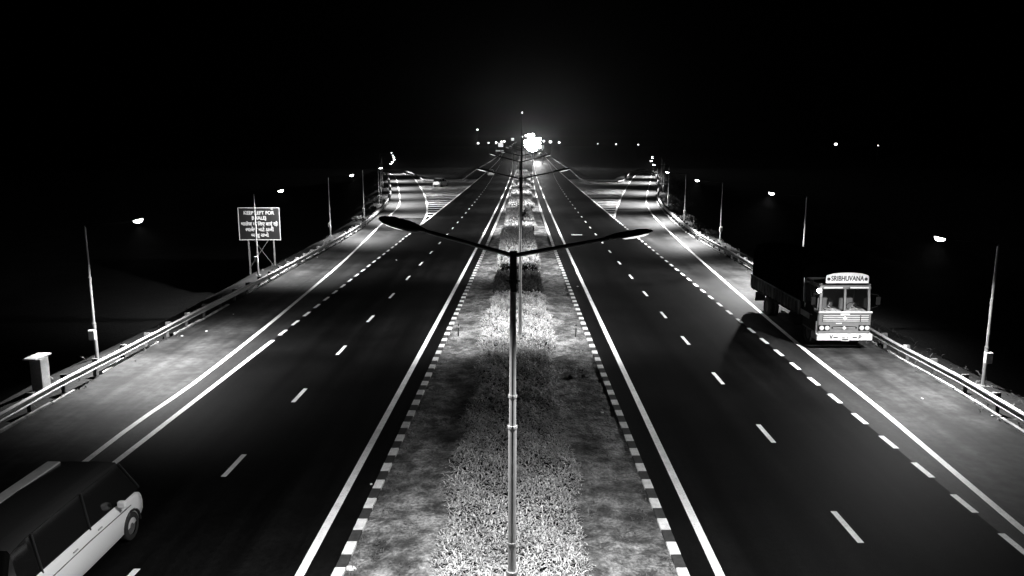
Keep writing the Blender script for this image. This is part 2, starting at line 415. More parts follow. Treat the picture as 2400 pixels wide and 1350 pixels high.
# ------------------------------------------------------------------ guardrails
def guardrail(P, side, label, ytop=.55, near=2.2, cap=98, group="steel guardrails", light_posts=True):
    root = thing("guardrail", label, "guardrail", (P[0].x, P[0].y, 0), 0, group)
    o = Vector((P[0].x, P[0].y, 0))
    # W profile: (offset towards the road, height)
    prof = [(-.02, ytop - .012), (.0, ytop), (.085, ytop - .045), (.088, ytop - .062), (.0, ytop - .145), (.0, ytop - .16), (.085, ytop - .235), (.088, ytop - .25), (.0, ytop - .31)]
    rings = []
    for i, p in enumerate(P):
        d = P[min(i + 1, len(P) - 1)] - P[max(i - 1, 0)]; n = Vector((-d.y, d.x, 0)).normalized() * side
        q = Vector((p.x, p.y, 0)) - o
        rings.append([q + n * a + Vector((0, 0, z)) for a, z in prof])
    b = MB(); b.loft(rings, False, closed=False)
    bo = b.build("beam", M_GALV, root, smooth=False)
    sm = bo.modifiers.new("thickness", 'SOLIDIFY'); sm.thickness = .004
    cnt = 0; acc = 0.0; need = .6; pm = {}
    for i in range(len(P) - 1):
        d = P[i + 1] - P[i]; L = d.length
        while acc + L >= need and cnt < cap:
            t = (need - acc) / L; q = P[i] + d * t; n = Vector((-d.y, d.x, 0)).normalized() * side
            pb = MB(); e = d.normalized(); rot = Matrix((e, n, Vector((0, 0, 1)))).transposed()
            pb.box(Vector((0, 0, (ytop + .04) / 2 - .35)), (.07, .13, ytop + .74), 0, rot)
            po = pb.build("post", M_POST, root); po.location = Vector((q.x, q.y, 0)) - o - n * .22
            sb = MB(); sb.box(n * .13 + Vector((0, 0, ytop - .13)), (.11, .13, .34), 0, rot)
            so = sb.build("spacer_block", M_EDGE if cnt % 3 == 0 else M_POST, po)
            cnt += 1; need += near if q.y < 130 else near * 2
        acc += L
    return root
railL = [(-3, 968.5), (139, 890), (300, 809), (450, 732), (617, 648), (797, 553), (850, 521), (893, 487), (911, 463), (916, 446), (914, 430), (911, 416), (904, 405), (884, 400)]
railR = [(2400, 966.5), (2252, 880), (2100, 802), (2042, 769), (1767, 618), (1640, 547), (1594, 514), (1562, 488), (1543, 464), (1541, 452), (1543.5, 438), (1541, 418), (1537, 406), (1528, 399)]
def rail_path(pts, step=2.0):
    P = [at(x, y, .55) for x, y in pts]; P = [Vector((p.x, p.y, 0)) for p in P]
    d = (P[0] - P[2]).normalized(); k = (6 - P[0].y) / d.y
    return catmull([P[0] + d * k] + P, step)
PL = rail_path(railL); PR = rail_path(railR)
guardrail(PL, -1, "long steel guardrail along the left shoulder, running past the road sign")
guardrail(PR, 1, "long steel guardrail along the right shoulder, passing behind the parked lorry")
guardrail(catmull([Vector((p.x, p.y, 0)) for p in [at(x, y, .55) for x, y in RAIL_L_RAMP]], 4), -1, "far guardrail curving round the left slip road and behind the car on the striped gore", near=6)
guardrail(catmull([Vector((p.x, p.y, 0)) for p in [at(x, y, .55) for x, y in RAIL_R_RAMP]], 4), 1, "far guardrail curving round the right slip road behind the empty striped gore", near=6)

# ------------------------------------------------------------------ lamps
def luminaire(parent, base, tip, roll=0.0, lens=M_LENS, wd=.15, L=.72, bowl=1.6):
    """a cobra head: housing and glass bowl; base = where the arm meets it, pointing to tip"""
    d = (tip - base).normalized(); side = Vector((0, 1, 0)); side = (side - d * side.dot(d)).normalized(); up = side.cross(d)
    if up.z < 0: up = -up
    q = Matrix.Rotation(roll, 3, d); side = q @ side; up = q @ up
    b = MB(); g = MB(); n = 12
    st_ = [(0, .045, .04, 0), (.10, .05, .05, .0), (.16, .10, .06, .0), (.35, .14, .07, .0), (.7, .14, .065, 0), (.9, .105, .045, 0), (1.0, .04, .02, 0)]
    rings = []
    for t, hw, hh, _ in st_:
        c = base + d * (L * t)
        rings.append([c + side * math.cos(2 * math.pi * k / n) * hw * wd / .15 + up * (max(math.sin(2 * math.pi * k / n), -.35)) * hh for k in range(n)])
    b.loft(rings)
    h = b.build("housing", M_HEAD, parent, smooth=True)
    rings = []
    for t, hw, hh in ((.36, .02, .01), (.42, .10, .05), (.6, .115, .085), (.8, .10, .07), (.92, .02, .01)):
        c = base + d * (L * t) - up * .036
        rings.append([c + side * math.cos(2 * math.pi * k / n) * hw * wd / .15 - up * max(math.sin(2 * math.pi * k / n), -.05) * hh * bowl for k in range(n)])
    g.loft(rings)
    g.build("lamp_glass", lens, parent, smooth=True)
    return base + d * L * .62 - up * .2, up
def spot(parent, loc, direction, watt, size=132, blend=.9, rad=.12):
    l = bpy.data.lights.new("lamp_light", 'SPOT'); l.energy = watt; l.spot_size = R(size); l.spot_blend = blend; l.shadow_soft_size = rad
    o = bpy.data.objects.new("lamp_light", l); COL.objects.link(o); o.parent = parent; o.location = loc
    o.rotation_euler = Vector(direction).to_track_quat('-Z', 'Y').to_euler(); return o
def pole_mesh(h, lean=Vector((0, 0, 0)), r=(.085, .065, .045)):
    b = MB(); z1, z2 = h * .28, h * .62
    P = lambda z: Vector((lean.x * z / h, lean.y * z / h, z))
    b.tube([P(0), P(z1)], r[0], 14); b.tube([P(z1), P(z2)], r[1], 14); b.tube([P(z2), P(h)], [r[1] * .85, r[2]], 14)
    for z, rr in ((z1, r[0]), (z2, r[1]), (z1 + .5, r[1]), (z2 + .5, r[1] * .85)): b.tube([P(z - .02), P(z + .02)], rr + .012, 14)
    b.box((0, 0, .01), (.34, .34, .03))
    return b
def side_lamp(basepx, lamppx, side, watt, label, box=True, back=.35, aim=.34, cone=132, fwd=0.0):
    g = at(*basepx); g = Vector((g.x - side * back, g.y, 0)); g.z = -.12
    tip = atY(lamppx[0], lamppx[1], g.y)
    root = thing("street_lamp", label, "street lamp", g, 0, "street lamps along the outer shoulders")
    head_c = tip - g                                     # centre of the head, local
    h = head_c.z - .25
    pole_mesh(h, r=(.075, .058, .04)).build("pole", M_POLE, root, smooth=False)
    sgn = 1 if head_c.x > 0 else -1
    base = Vector((head_c.x - sgn * .36, 0, head_c.z - .07))
    ab = MB(); ab.tube([(0, 0, h - .05), (sgn * .25, 0, h + .06), base], [.03, .028, .025], 8); ab.build("arm", M_ARM, root, smooth=True)
    lp, up = luminaire(root, base, Vector((head_c.x + sgn * .36, 0, head_c.z + .09)), bowl=1.6 if g.y < 85 else 1.0)
    spot(root, lp, Vector((sgn * aim, fwd, -1)), watt, cone)
    if box:
        jb = MB(); jb.rbox((-.16 * sgn * 0 - .02, -.17, 1.15), (.26, .18, .42), .015); jb.box((-.02, -.08, 1.15), (.1, .06, .3)); jb.build("junction_box", M_CONC, root)
    return root
ordL = [("street lamp nearest the camera on the left, behind the guardrail past the concrete pillar", (247, 838), (318, 515)),
        ("street lamp whose pole crosses in front of the road sign", (617, 641), (655, 446)),
        ("street lamp between the road sign and the start of the left slip road", (783, 551), (822, 410)),
        ("street lamp by the bend where the left guardrail turns onto the slip road", (860, 511), (890, 393.5)),
        ("street lamp in the bushes beside the left slip road, second after the bend", (894, 478), (915, 383)),
        ("street lamp just short of halfway along the left slip road", (898, 458), (918.5, 378.5)),
        ("street lamp halfway along the left slip road", (901, 441), (923, 374)),
        ("street lamp just past halfway along the left slip road", (899, 424), (922, 369)),
        ("small street lamp near the far end of the left slip road", (899, 407.5), (920, 364.5)),
        ("farthest street lamp on the left slip road, topmost glint of its row", (893, 391.5), (917, 358))]
for i, (lb, bp, lp) in enumerate(ordL): side_lamp(bp, lp, 1, W_SIDE_L * (1.35, .85, 1.4, 1.6, 1.3, 1.1, 1.1, 1.1, 1.1, 1.1)[i], lb, cone=(130, 164, 130, 134, 134, 134, 134, 134, 134, 134)[i], fwd=.5 if i == 1 else 0, aim=.05 if i == 1 else .2 if i == 0 else .34 if i < 3 else .45)
ordR = [("street lamp nearest the camera on the right, in front of the lorry", (2283, 897), (2209, 557)),
        ("street lamp standing behind the lorry's dark cargo", (1866, 657), (1812, 452)),
        ("street lamp on the right between the lorry and the bend of the guardrail", (1679, 562), (1637, 422)),
        ("street lamp on the outside of the bend of the right guardrail", (1597, 517), (1566, 403.6)),
        ("street lamp with weeds round its foot beside the right slip road", (1560, 478), (1534, 386)),
        ("street lamp halfway up the right slip road", (1550, 451), (1527.6, 377)),
        ("street lamp just past halfway up the right slip road", (1547, 428), (1530, 370.5)),
        ("farthest street lamp at the top of the right slip road", (1546, 414), (1530, 367))]
for i, (lb, bp, lp) in enumerate(ordR): side_lamp(bp, lp, -1, W_SIDE_R * (.62, 1.4, 1.6, 1.7, 1.3, 1.1, 1.1, 1.1)[i], lb, cone=(158, 152, 134, 134, 134, 134, 134, 134)[i], aim=.34 if i < 3 else .45)

# twin-armed lamps on the median
def median_lamp(Y, apex, tipL, tipR, label, watt, foot=None, heads=True, rollL=0, tilt=.38, cone=108):
    A = atY(apex[0], apex[1], Y); tl = atY(*tipL, Y); tr = atY(*tipR, Y)
    root = thing("median_lamp", label, "street lamp", (A.x + (foot or 0), Y, .12), 0, "twin-armed street lamps on the median")
    top = A - Vector((A.x + (foot or 0), Y, .12))
    pole_mesh(top.z + .05, Vector((top.x, 0, 0)), (.085, .066, .044)).build("pole", M_POLE, root)
    cb = MB(); cb.tube([top + Vector((0, 0, -.55)), top + Vector((0, 0, .07))], .055, 12); cb.tube([top + Vector((0, 0, -.42)), top + Vector((0, 0, -.36))], .075, 12)
    cb.tube([top + Vector((-.1, 0, -.39)), top + Vector((.1, 0, -.39))], .018, 8); cb.build("bracket", M_HEAD, root)
    for t, rl in ((tl, rollL), (tr, 0)):
        tip = t - Vector((A.x + (foot or 0), Y, .12)); d = (tip - top).normalized(); base = tip - d * .72
        ab = MB(); ab.tube([top, base + d * .05], [.036, .03], 10); ab.build("arm", M_HEAD, root)
        lp, up = luminaire(root, base, tip, rl, M_LENSM, wd=.125, bowl=.3)
        if watt: spot(root, lp, Vector((d.x * .1, tilt, -1)), watt, cone, 1.0, .1)
    return root
median_lamp(12.0, (1203, 599), (888, 511), (1529, 541), "twin-armed lamp on the median nearest the camera, its dark heads spanning the road", W_MEDIAN * 1.3, foot=-.03, rollL=R(-28), tilt=.12, cone=118)
median_lamp(35.5, (1220, 419), (1116, 394), (1336, 395), "second twin-armed lamp on the median, standing in the low bushes", W_MEDIAN * 1.5)
median_lamp(55.0, (1219, 380), (1146, 359), (1293, 361.5), "third twin-armed lamp on the median, at the dark front of the hedge", W_MEDIAN * 1.35)
fk = 0
ml_names = ["fourth", "fifth", "sixth", "seventh", "eighth", "ninth", "tenth"]
for Y, ay, ax in ((81, 365, 1221.5), (108, 352.8, 1221.5), (135, 347.6, 1222), (160, 343.5, 1222.5), (186, 340, 1223), (212, 337.8, 1223.5), (240, 336, 1224)):
    s_ = 2.1 * FPX / Y
    median_lamp(Y, (ax, ay), (ax - s_, ay - .22 * s_), (ax + s_, ay - .20 * s_), ml_names[fk] + " twin-armed lamp on the median counting from the camera", W_MEDIAN * 1.9); fk += 1

# tall dark mast above the third lamp
root = thing("mast", "thin dark mast rising above the far lamps against the glare, tiny lamp on top", "mast", (atY(1223, 335, 68).x, 68, .12))
b = MB(); b.tube([(0, 0, 0), (0, 0, 6), (0, 0, 11.3)], [.09, .075, .03], 10); b.build("pole", M_HEAD, root)
b = MB(); b.tube([(0, 0, 11.3), (.05, 0, 11.42)], [.05, .035], 8); b.build("beacon", M_FARL, root)

# ------------------------------------------------------------------ planting on the median
def blades(mb, P, N, L, W, spread=1.0, droop=.5, mi=0):
    """arching two-segment blades from ground points P"""
    n = len(P); ang = rng.uniform(0, 2 * np.pi, n); el = rng.uniform(.15, 1.15, n) * spread
    d = np.stack([np.cos(ang) * np.cos(el), np.sin(ang) * np.cos(el), np.sin(el)], 1)
    sd = np.stack([-np.sin(ang), np.cos(ang), np.zeros(n)], 1)
    Ls = rng.uniform(*L, n)[:, None]; Ws = rng.uniform(*W, n)[:, None]
    p0 = P; p1 = P + d * Ls * .55; d2 = d.copy(); d2[:, 2] -= droop; d2 /= np.linalg.norm(d2, axis=1)[:, None]; p2 = p1 + d2 * Ls * .5
    V = np.stack([p0 - sd * Ws * .3, p0 + sd * Ws * .3, p1 + sd * Ws * .5, p1 - sd * Ws * .5, p2], 1).reshape(-1, 3)
    o = len(mb.v); mb.v += [tuple(v) for v in V.tolist()]
    mb.f += [f for i in range(n) for f in ((o + 5*i, o + 5*i+1, o + 5*i+2, o + 5*i+3), (o + 5*i+3, o + 5*i+2, o + 5*i+4))]; mb.m += [mi] * (2 * n)
cx = lambda y: (KL(y) + KR(y)) / 2
def bed_half(y): return 1.62 + .12 * math.sin(y * .37) + .1 * math.sin(y * 1.3)
# low bed of strappy leaves
root = thing("shrub_bed", "low bed of spiky strap leaves round the nearest median lamps", "shrub bed", (0, 4, .12), 0, "planting along the median")
b = MB()
secs = [(4 + .5 * i) for i in range(85)]
vs = []; ncol = 9
for j, y in enumerate(secs):
    for i in range(ncol):
        t = i / (ncol - 1) * 2 - 1; x = cx(y) + t * (bed_half(y) - .12)
        vs.append((x, y - 4, .02 + .15 * max(0, 1 - abs(t) ** 6) + rng.normal(0, .012)))
b.add(vs, [(j * ncol + i, j * ncol + i + 1, (j + 1) * ncol + i + 1, (j + 1) * ncol + i) for j in range(len(secs) - 1) for i in range(ncol - 1)])
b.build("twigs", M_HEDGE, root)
b = MB()
for y0, y1, dens, L, W in ((9.5, 17, 640, (.11, .22), (.017, .030)), (17, 26, 480, (.12, .24), (.02, .034)), (26, 38, 300, (.17, .32), (.022, .04)), (38, 46, 260, (.18, .34), (.03, .05)), (4, 9.5, 60, (.2, .35), (.03, .05))):
    n = int((y1 - y0) * 3.3 * dens); yy = rng.uniform(y0, y1, n); t = rng.uniform(-1, 1, n)
    clump = .5 + .5 * np.sin(yy * 5.1 + 3 * np.sin(t * 4)) * np.sin(t * 9 + yy * 1.7)
    keep = rng.uniform(0, 1, n) < .86 + .14 * clump; yy = yy[keep]; t = t[keep]
    hb = np.array([bed_half(y) for y in yy]); cc = np.array([cx(y) for y in yy])
    top = .27 * np.clip((1 - np.abs(t)) * 5, .2, 1)
    zz = top + rng.uniform(-.14, .06, len(t)) + .05 * np.sin(yy * 2.3 + t * 5)
    P = np.stack([cc + t * hb, yy - 4, zz], 1)
    blades(b, P, None, L, W, .78, .75)
b.build("leaves", M_LEAF, root)
# clipped hedge blocks further on
def hedge(y0, y1, h, half, label, dens, lm=None):
    root = thing("hedge", label, "hedge", (cx(y0), y0, .12), 0, "planting along the median")
    L = y1 - y0; b = MB(); vs = []; prof = [(-1, 0), (-1.0, .55), (-.93, .85), (-.6, .97), (0, 1), (.6, .97), (.93, .85), (1.0, .55), (1, 0)]
    m = max(4, int(L / .8)); rings = []
    for j in range(m + 1):
        y = L * j / m; sh = .93 + .07 * math.sin(j * 1.7); e = .86 if j in (0, m) else 1
        rings.append([Vector((a * (half - .1) * (.96 if j in (0, m) else 1) + (cx(y0 + y) - cx(y0)), y, z * (h - .08) * sh * e)) for a, z in prof])
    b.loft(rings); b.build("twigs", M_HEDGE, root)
    b = MB()
    def put(P, up): blades(b, P, None, (.12, .26) if y0 < 100 else (.25, .5), (.035, .07) if y0 < 100 else (.08, .16), up, .4)
    n = int(L * 2 * half * dens); yy = rng.uniform(0, L, n); t = rng.uniform(-1, 1, n)
    put(np.stack([t * half, yy, h * (1 - .12 * np.abs(t) ** 4) + rng.uniform(-.12, 0, n)], 1), 1)
    n = int(2 * half * h * dens * 1.3); put(np.stack([rng.uniform(-1, 1, n) * half, rng.uniform(-.08, .05, n), rng.uniform(.05, h, n)], 1), .7)
    n = int(2 * L * h * dens * .8); s_ = rng.choice([-1, 1], n); put(np.stack([s_ * half + rng.uniform(-.06, .06, n), rng.uniform(0, L, n), rng.uniform(.05, h, n)], 1), .7)
    b.build("leaves", lm or M_LEAF, root); return root
hnames = ["clipped hedge block behind the third median lamp, dark gap before it",
          "hedge block further along the median, spiky palm standing in it",
          "low hedge block beyond the spiky palm on the median",
          "fourth clipped hedge block on the median, under the crossing lamp arms",
          "hedge block two short of the last one on the median",
          "hedge block one short of the last one on the median",
          "last clipped hedge block on the far median"]
for (y0, y1, h, hf), lb in zip(((54, 79, .85, 1.4), (82, 107, .6, 1.55), (110, 126.5, .55, 1.6), (129, 155, .55, 1.6), (158, 184, .55, 1.6), (187, 214, .55, 1.6), (217, 262, .55, 1.6)), hnames):
    hedge(y0, y1, h, hf, lb, 110 if y0 < 80 else 75 if y0 < 105 else 30)
hedge(46.4, 53.6, .42, 1.4, "low block of planting, shade put into its leaf colour, in front of the tall clipped hedge", 120, mat("leaf_shaded", .045, .6, spec=.2, noise=[(3, .5, 1.5, .3, .7)]))  # dark leaves carry the shade before the hedge front
# spiky palms
def palm(px, py, Y, label, s=1.0):
    g = Vector((atY(px, py, Y).x, Y, .95))
    root = thing("small_palm", label, "palm", g, 0, "spiky plants on the median")
    b = MB(); b.tube([(0, 0, -.75), (0, 0, .3 * s)], [.09, .06], 8); b.build("trunk", M_BARK, root)
    b = MB()
    for k in range(46):
        a = random.uniform(0, 6.283); e = random.uniform(-.3, 1.3); L = random.uniform(.8, 1.1) * s
        d = Vector((math.cos(a) * math.cos(e), math.sin(a) * math.cos(e), math.sin(e))); sd = Vector((-math.sin(a), math.cos(a), 0)) * .08 * s
        p0 = Vector((0, 0, .3 * s)); p1 = p0 + d * L * .6; p2 = p1 + (d + Vector((0, 0, -.6))).normalized() * L * .4
        b.add([p0 - sd * .5, p0 + sd * .5, p1 + sd, p1 - sd, p2], [(0, 1, 2, 3), (3, 2, 4)])
    b.build("fronds", M_LEAFD, root)
palm(1226, 519, 86, "small dark spiky palm on the median right behind the second lamp pole", 1.3)
palm(1231, 432, 162, "farther dark spiky plant on the median below the third lamp", 1.3)
palm(1210, 434, 160, "tiny dark plant left of the farther spiky plant on the median", .5)
# grass and weeds on the bare soil
b = MB(); P = []
for y0, y1, n in ((8, 18, 5200), (18, 32, 5200), (32, 60, 4200), (60, 110, 2200)):
    for _ in range(n):
        y = random.uniform(y0, y1); s_ = random.choice((-1, 1)); a = KL(y) + KW + .05 if s_ < 0 else KR(y) - KW - .05
        c = cx(y) + s_ * bed_half(y); t = random.random()
        x = a + (c - a) * t
        v = math.sin(x * 2.1 + 1.7 * math.sin(y * .9)) * math.sin(y * 1.1 + 2.2 * math.sin(x * 1.3)) + .45 * math.sin(5.3 * x + y * 3.7)
        if v + random.uniform(-.5, .5) < .12: continue
        P.append((x, y, .12))
blades(b, np.array(P), None, (.05, .16), (.012, .03), 1.0, .5)
tag(b.build("grass", M_GRASS), kind="stuff")
# stones, posts and litter
def stone(p, r, label, m=M_KB):
    b = MB(); bm = bmesh.new(); bmesh.ops.create_icosphere(bm, subdivisions=2, radius=r)
    for v in bm.verts: v.co *= random.uniform(.8, 1.15); v.co.z *= .75; v.co.x *= 1.15
    me = bpy.data.meshes.new("stone"); bm.to_mesh(me); bm.free(); me.materials.append(m)
    o = bpy.data.objects.new("stone", me); COL.objects.link(o); o.location = (p.x, p.y, p.z + r * .4); return tag(o, label, "stone")
stone(at(1342, 887, .14), .16, "larger dark stone on the soil right of the near shrub bed")
stone(at(1372, 884, .14), .13, "flatter dark stone right beside the larger one, towards the right kerb")
for (px, py, l) in ((1074, 790, "short black post on the left half of the median"), (1349, 791, "short black post on the right half of the median")):
    g = at(px, py, .13); root = thing("marker_post", l, "post", g)
    b = MB(); b.tube([(0, 0, 0), (.02, 0, .62)], .03, 8); b.build("post", M_BLACK, root)
    b = MB(); b.tube([(.016, 0, .45), (.018, 0, .53)], .034, 8); b.build("reflective_band", M_WHITE, root)
lit = [(1352, 551, .5, "pale cardboard sheet lying between the right kerb and the inner line", .5), (1410, 968, .1, "white scrap on the right half of the median", .13), (822, 1335, .13, "crumpled white scrap by the left kerb at the bottom edge", .2),
       (870, 1136, .0, "small white scrap on the tarmac beside the left kerb", .08), (929, 610, 0, "white speck on the second lane left of the median", .14), (1354, 672, 0, "small pale leaf on the tarmac by the right kerb", .12),
       (2161, 935, 0, "white pebble on the right shoulder between edge line and guardrail", .1), (484, 777, 0, "white scrap on the left shoulder below the guardrail", .13), (427, 788, 0, "pale scrap on the left shoulder near the concrete pillar side", .12),
       (2325, 976, 0, "white stone at the broken edge of the right shoulder", .09), (547, 737, 0, "tiny white pebble on the left shoulder below the sign", .07)]
for px, py, z, l, sz in lit:
    g = at(px, py, z if z < .2 else 0); b = MB(); k = sz / 2
    if sz > .4: b.box((0, 0, .015), (1.05, .55, .02))
    else:
        n = 7; top = [Vector((math.cos(a * 6.283 / n) * k * random.uniform(.7, 1.2), math.sin(a * 6.283 / n) * k * random.uniform(.7, 1.2), k * random.uniform(.2, .5))) for a in range(n)]
        b.loft([[Vector((p.x * 1.1, p.y * 1.1, 0)) for p in top], top])
    o = b.build("litter", M_WHITE); o.location = (g.x, g.y, g.z + .012); tag(o, l, "litter")

# ------------------------------------------------------------------ verge plants
b = MB(); P = []
for PP, sg, n in ((PL, -1, 2600), (PR, 1, 6000)):
    Q = [p for p in PP if p.y < 210]
    for _ in range(n):
        i = random.randrange(len(Q) - 1); p = Q[i].lerp(Q[i + 1], random.random()); d = Q[i + 1] - Q[i]; nn = Vector((-d.y, d.x, 0)).normalized(); nn = nn if nn.x * sg > 0 else -nn
        off = random.uniform(-.3, 2.2) if random.random() < .6 else random.uniform(-.5, .0)
        if sg < 0 and p.y > 28 and random.random() < .4: continue
        q = p + nn * off; P.append((q.x, q.y, -.13))
blades(b, np.array(P), None, (.12, .42), (.02, .06), 1.0, .5)
tag(b.build("verge_grass", M_GRASS), kind="stuff")
def shrub(g, h, r, label, n=420):
    root = thing("shrub", label, "shrub", g, 0, "wild shrubs behind the guardrails")
    b = MB()
    for k in range(7):
        a = random.uniform(0, 6.283); b.tube([(0, 0, 0), (math.cos(a) * r * .4, math.sin(a) * r * .4, h * .5), (math.cos(a) * r * .8, math.sin(a) * r * .8, h * random.uniform(.7, 1))], [.03, .02, .006], 5)
    b.build("stems", M_BARK, root)
    b = MB(); c = rng.normal(0, 1, (n, 3)); c /= np.linalg.norm(c, axis=1)[:, None]; c *= rng.uniform(.35, 1, n)[:, None] ** .6
    lob = 1 + .35 * np.sin(c[:, 0] * 6 + h * 9) * np.cos(c[:, 1] * 5 + r * 7)
    P = np.stack([c[:, 0] * r * lob, c[:, 1] * r * lob, h * .55 + c[:, 2] * h * .45 * lob], 1)
    blades(b, P, None, (.18, .42), (.05, .11), 1.0, .5); b.build("leaves", M_GRASS, root)
k = 0
where = ["beside the bend of the right guardrail", "on the bank below the right slip road", "behind the right guardrail", "near the far end of the right slip road"]
shr = [(1572, 498, 1.0, 1.0), (1590, 505, .8, 1.0), (1610, 519, .7, .9), (1640, 538, .6, .8), (1668, 553, .5, .8), (1566, 478, 1.4, 1.5), (1575, 462, 2.0, 1.8), (1562, 452, 2.2, 1.8), (1580, 446, 2.6, 2.0), (1556, 432, 2.4, 2.0), (1552, 418, 2.8, 2.4), (1545, 408, 3.0, 2.5), (1566, 428, 2.6, 2.2), (1596, 470, 1.6, 1.5), (1605, 490, 1.2, 1.3)]
dsc = ["leafy weed clump at the foot of the bend in the right guardrail", "weed clump just beyond the one at the bend of the right guardrail", "low weed clump two metres past the bend of the right guardrail", "small weed clump behind the right guardrail by the third right lamp", "smallest weed clump behind the right guardrail, nearest the lorry",
       "bush beside the start of the right slip road", "tall bush on the bank by the weedy lamp foot", "round bush hugging the right slip road's edge", "bush on the bank, farther out than the round one", "bush near the halfway lamp of the right slip road",
       "bush high up the right slip road", "bush at the very top of the right slip road", "bush on the bank behind the halfway lamp", "bush farthest out on the right bank, upper one", "bush farthest out on the right bank, lower one"]
for (px, py, h, r), l in zip(shr, dsc): shrub(at(px, py, -.3), h, r, l)
for (px, py, h, r, l) in ((880, 478, 1.2, 1.3, "bush behind the left guardrail at the second lamp after the bend"), (892, 455, 1.6, 1.5, "bush left of the left slip road, beside the third lamp after the bend"), (888, 440, 2.0, 1.8, "tall bush left of the left slip road, farthest from the camera"), (868, 497, .8, 1.0, "low weed clump behind the left guardrail just before its bend"), (842, 520, .6, .8, "lowest weed clump behind the left guardrail, nearest the camera")):
    shrub(at(px, py, -.3), h, r, l)

# ------------------------------------------------------------------ text helper
def text_obj(s, size, m, parent, loc, rot=(R(90), 0, 0), name="lettering", ext=.004, bold=.0, align='CENTER', sx=1.0):
    c = bpy.data.curves.new(name, 'FONT'); c.body = s; c.size = size; c.align_x = align; c.align_y = 'CENTER'; c.extrude = ext; c.offset = bold if bold >= 0 else 0
    if bold < 0: c.bevel_depth = -bold; c.bevel_resolution = 1; c.extrude = 0
    t = bpy.data.objects.new(name, c); COL.objects.link(t)
    bpy.context.view_layer.update()
    me = bpy.data.meshes.new_from_object(t.evaluated_get(bpy.context.evaluated_depsgraph_get()))
    bpy.data.objects.remove(t)
    me.materials.clear(); me.materials.append(m)
    o = bpy.data.objects.new(name, me); COL.objects.link(o); o.parent = parent; o.location = loc; o.rotation_euler = rot; o.scale = (sx, 1, 1)
    return o

# ------------------------------------------------------------------ road sign
Y = 60.0
c0 = atY(556, 486, Y); c1 = atY(660, 563, Y); W_ = 3.14; H_ = c0.z - c1.z; cxs = (atY(608, 525, Y)).x; zc = (c0.z + c1.z) / 2
root = thing("road_sign", "three-script keep-left direction board with a white border on twin posts behind the left guardrail", "road sign", (cxs, Y, -1.2))
M_SIGN = mat("sign_green", .003, .5, noise=[(2, .8, 1.3, .3, .7)]); M_REF = mat("reflective_white", .36, .5)
zc += 1.2
b = MB(); b.rbox((0, 0, zc), (W_, .04, H_), .012); b.build("board", M_SIGN, root)
b = MB()
for x in (-1, 1): b.box((x * (W_ / 2 - .036), -.026, zc), (.05, .008, H_ - .02))
for z in (-1, 1): b.box((0, -.026, zc + z * (H_ / 2 - .036)), (W_ - .13, .008, .05))
b.build("border", M_REF, root)
for x in (-.9, 1.0):
    b = MB(); b.box((x, .08, (zc + H_ / 2) / 2), (.10, .1, zc + H_ / 2)); b.build("post", M_POST, root)
b = MB(); zb = zc - H_ / 2
b.tube([(-.9, .02, .9), (.6, .02, zb)], .018, 6); b.tube([(1.0, .05, .9), (-.5, .05, zb)], .014, 6); b.build("brace", M_POST, root)
LINES = [("KEEP LEFT FOR", .36, .80), ("BHALEJ", .36, .42), ("भालेज के िलए बाएं रहे", .36, -.02), ("ભાલેજ માટે ડાબી", .36, -.43), ("બાજુ રાખો", .36, -.84)]
for s_, sz, dzz in LINES: text_obj(s_, sz, M_REF, root, (0 if dzz > 0 else .0, -.03, zc + dzz * H_ / 2.42), bold=.010 if dzz > 0 else -.012, sx=.95)
b = MB(); b.box((.98, -.026, zc + H_ / 2 - .13), (.16, .008, .05)); b.build("maker_plate", M_REF, root)

# ------------------------------------------------------------------ concrete pillar on the left
g = at(120, 903, .35); g = Vector((g.x - .95, g.y + .9, -.5))
root = thing("concrete_pillar", "squat concrete pillar with a flat overhanging slab behind the near left guardrail", "pillar", g, R(-2))
b = MB(); b.rbox((.05, 0, .82), (.42, .52, 1.64), .02); b.build("body", M_CONC, root)
b = MB(); b.rbox((0, 0, 1.68), (.50, .98, .07), .012); b.build("slab", mat("slab_pale", .85, .8, noise=[(6, .85, 1.1, .3, .7)]), root)

# ------------------------------------------------------------------ wheels
def wheel(parent, c, r, wd, axis='X', rimr=.6, m_r=None):
    m_r = m_r or M_POST
    b = MB(); n = 28; prof = [(rimr * r, -wd / 2), (r * .93, -wd / 2), (r, -wd / 2 * .75), (r, wd / 2 * .75), (r * .93, wd / 2), (rimr * r, wd / 2)]
    rings = [[Vector((x, math.cos(2 * math.pi * k / n) * q, math.sin(2 * math.pi * k / n) * q)) for q, x in prof] for k in range(n)]
    rings.append(rings[0]); b.loft(rings, False, closed=False); wo = b.build("wheel", M_RUBBER, parent, smooth=True); wo.location = c
    b = MB(); b.tube([(-wd / 2 * .75, 0, 0), (wd / 2 * .75, 0, 0)], rimr * r, 20); b.tube([(-wd / 2, 0, 0), (wd / 2, 0, 0)], rimr * r * .35, 10); b.build("rim", m_r, wo)
    return wo

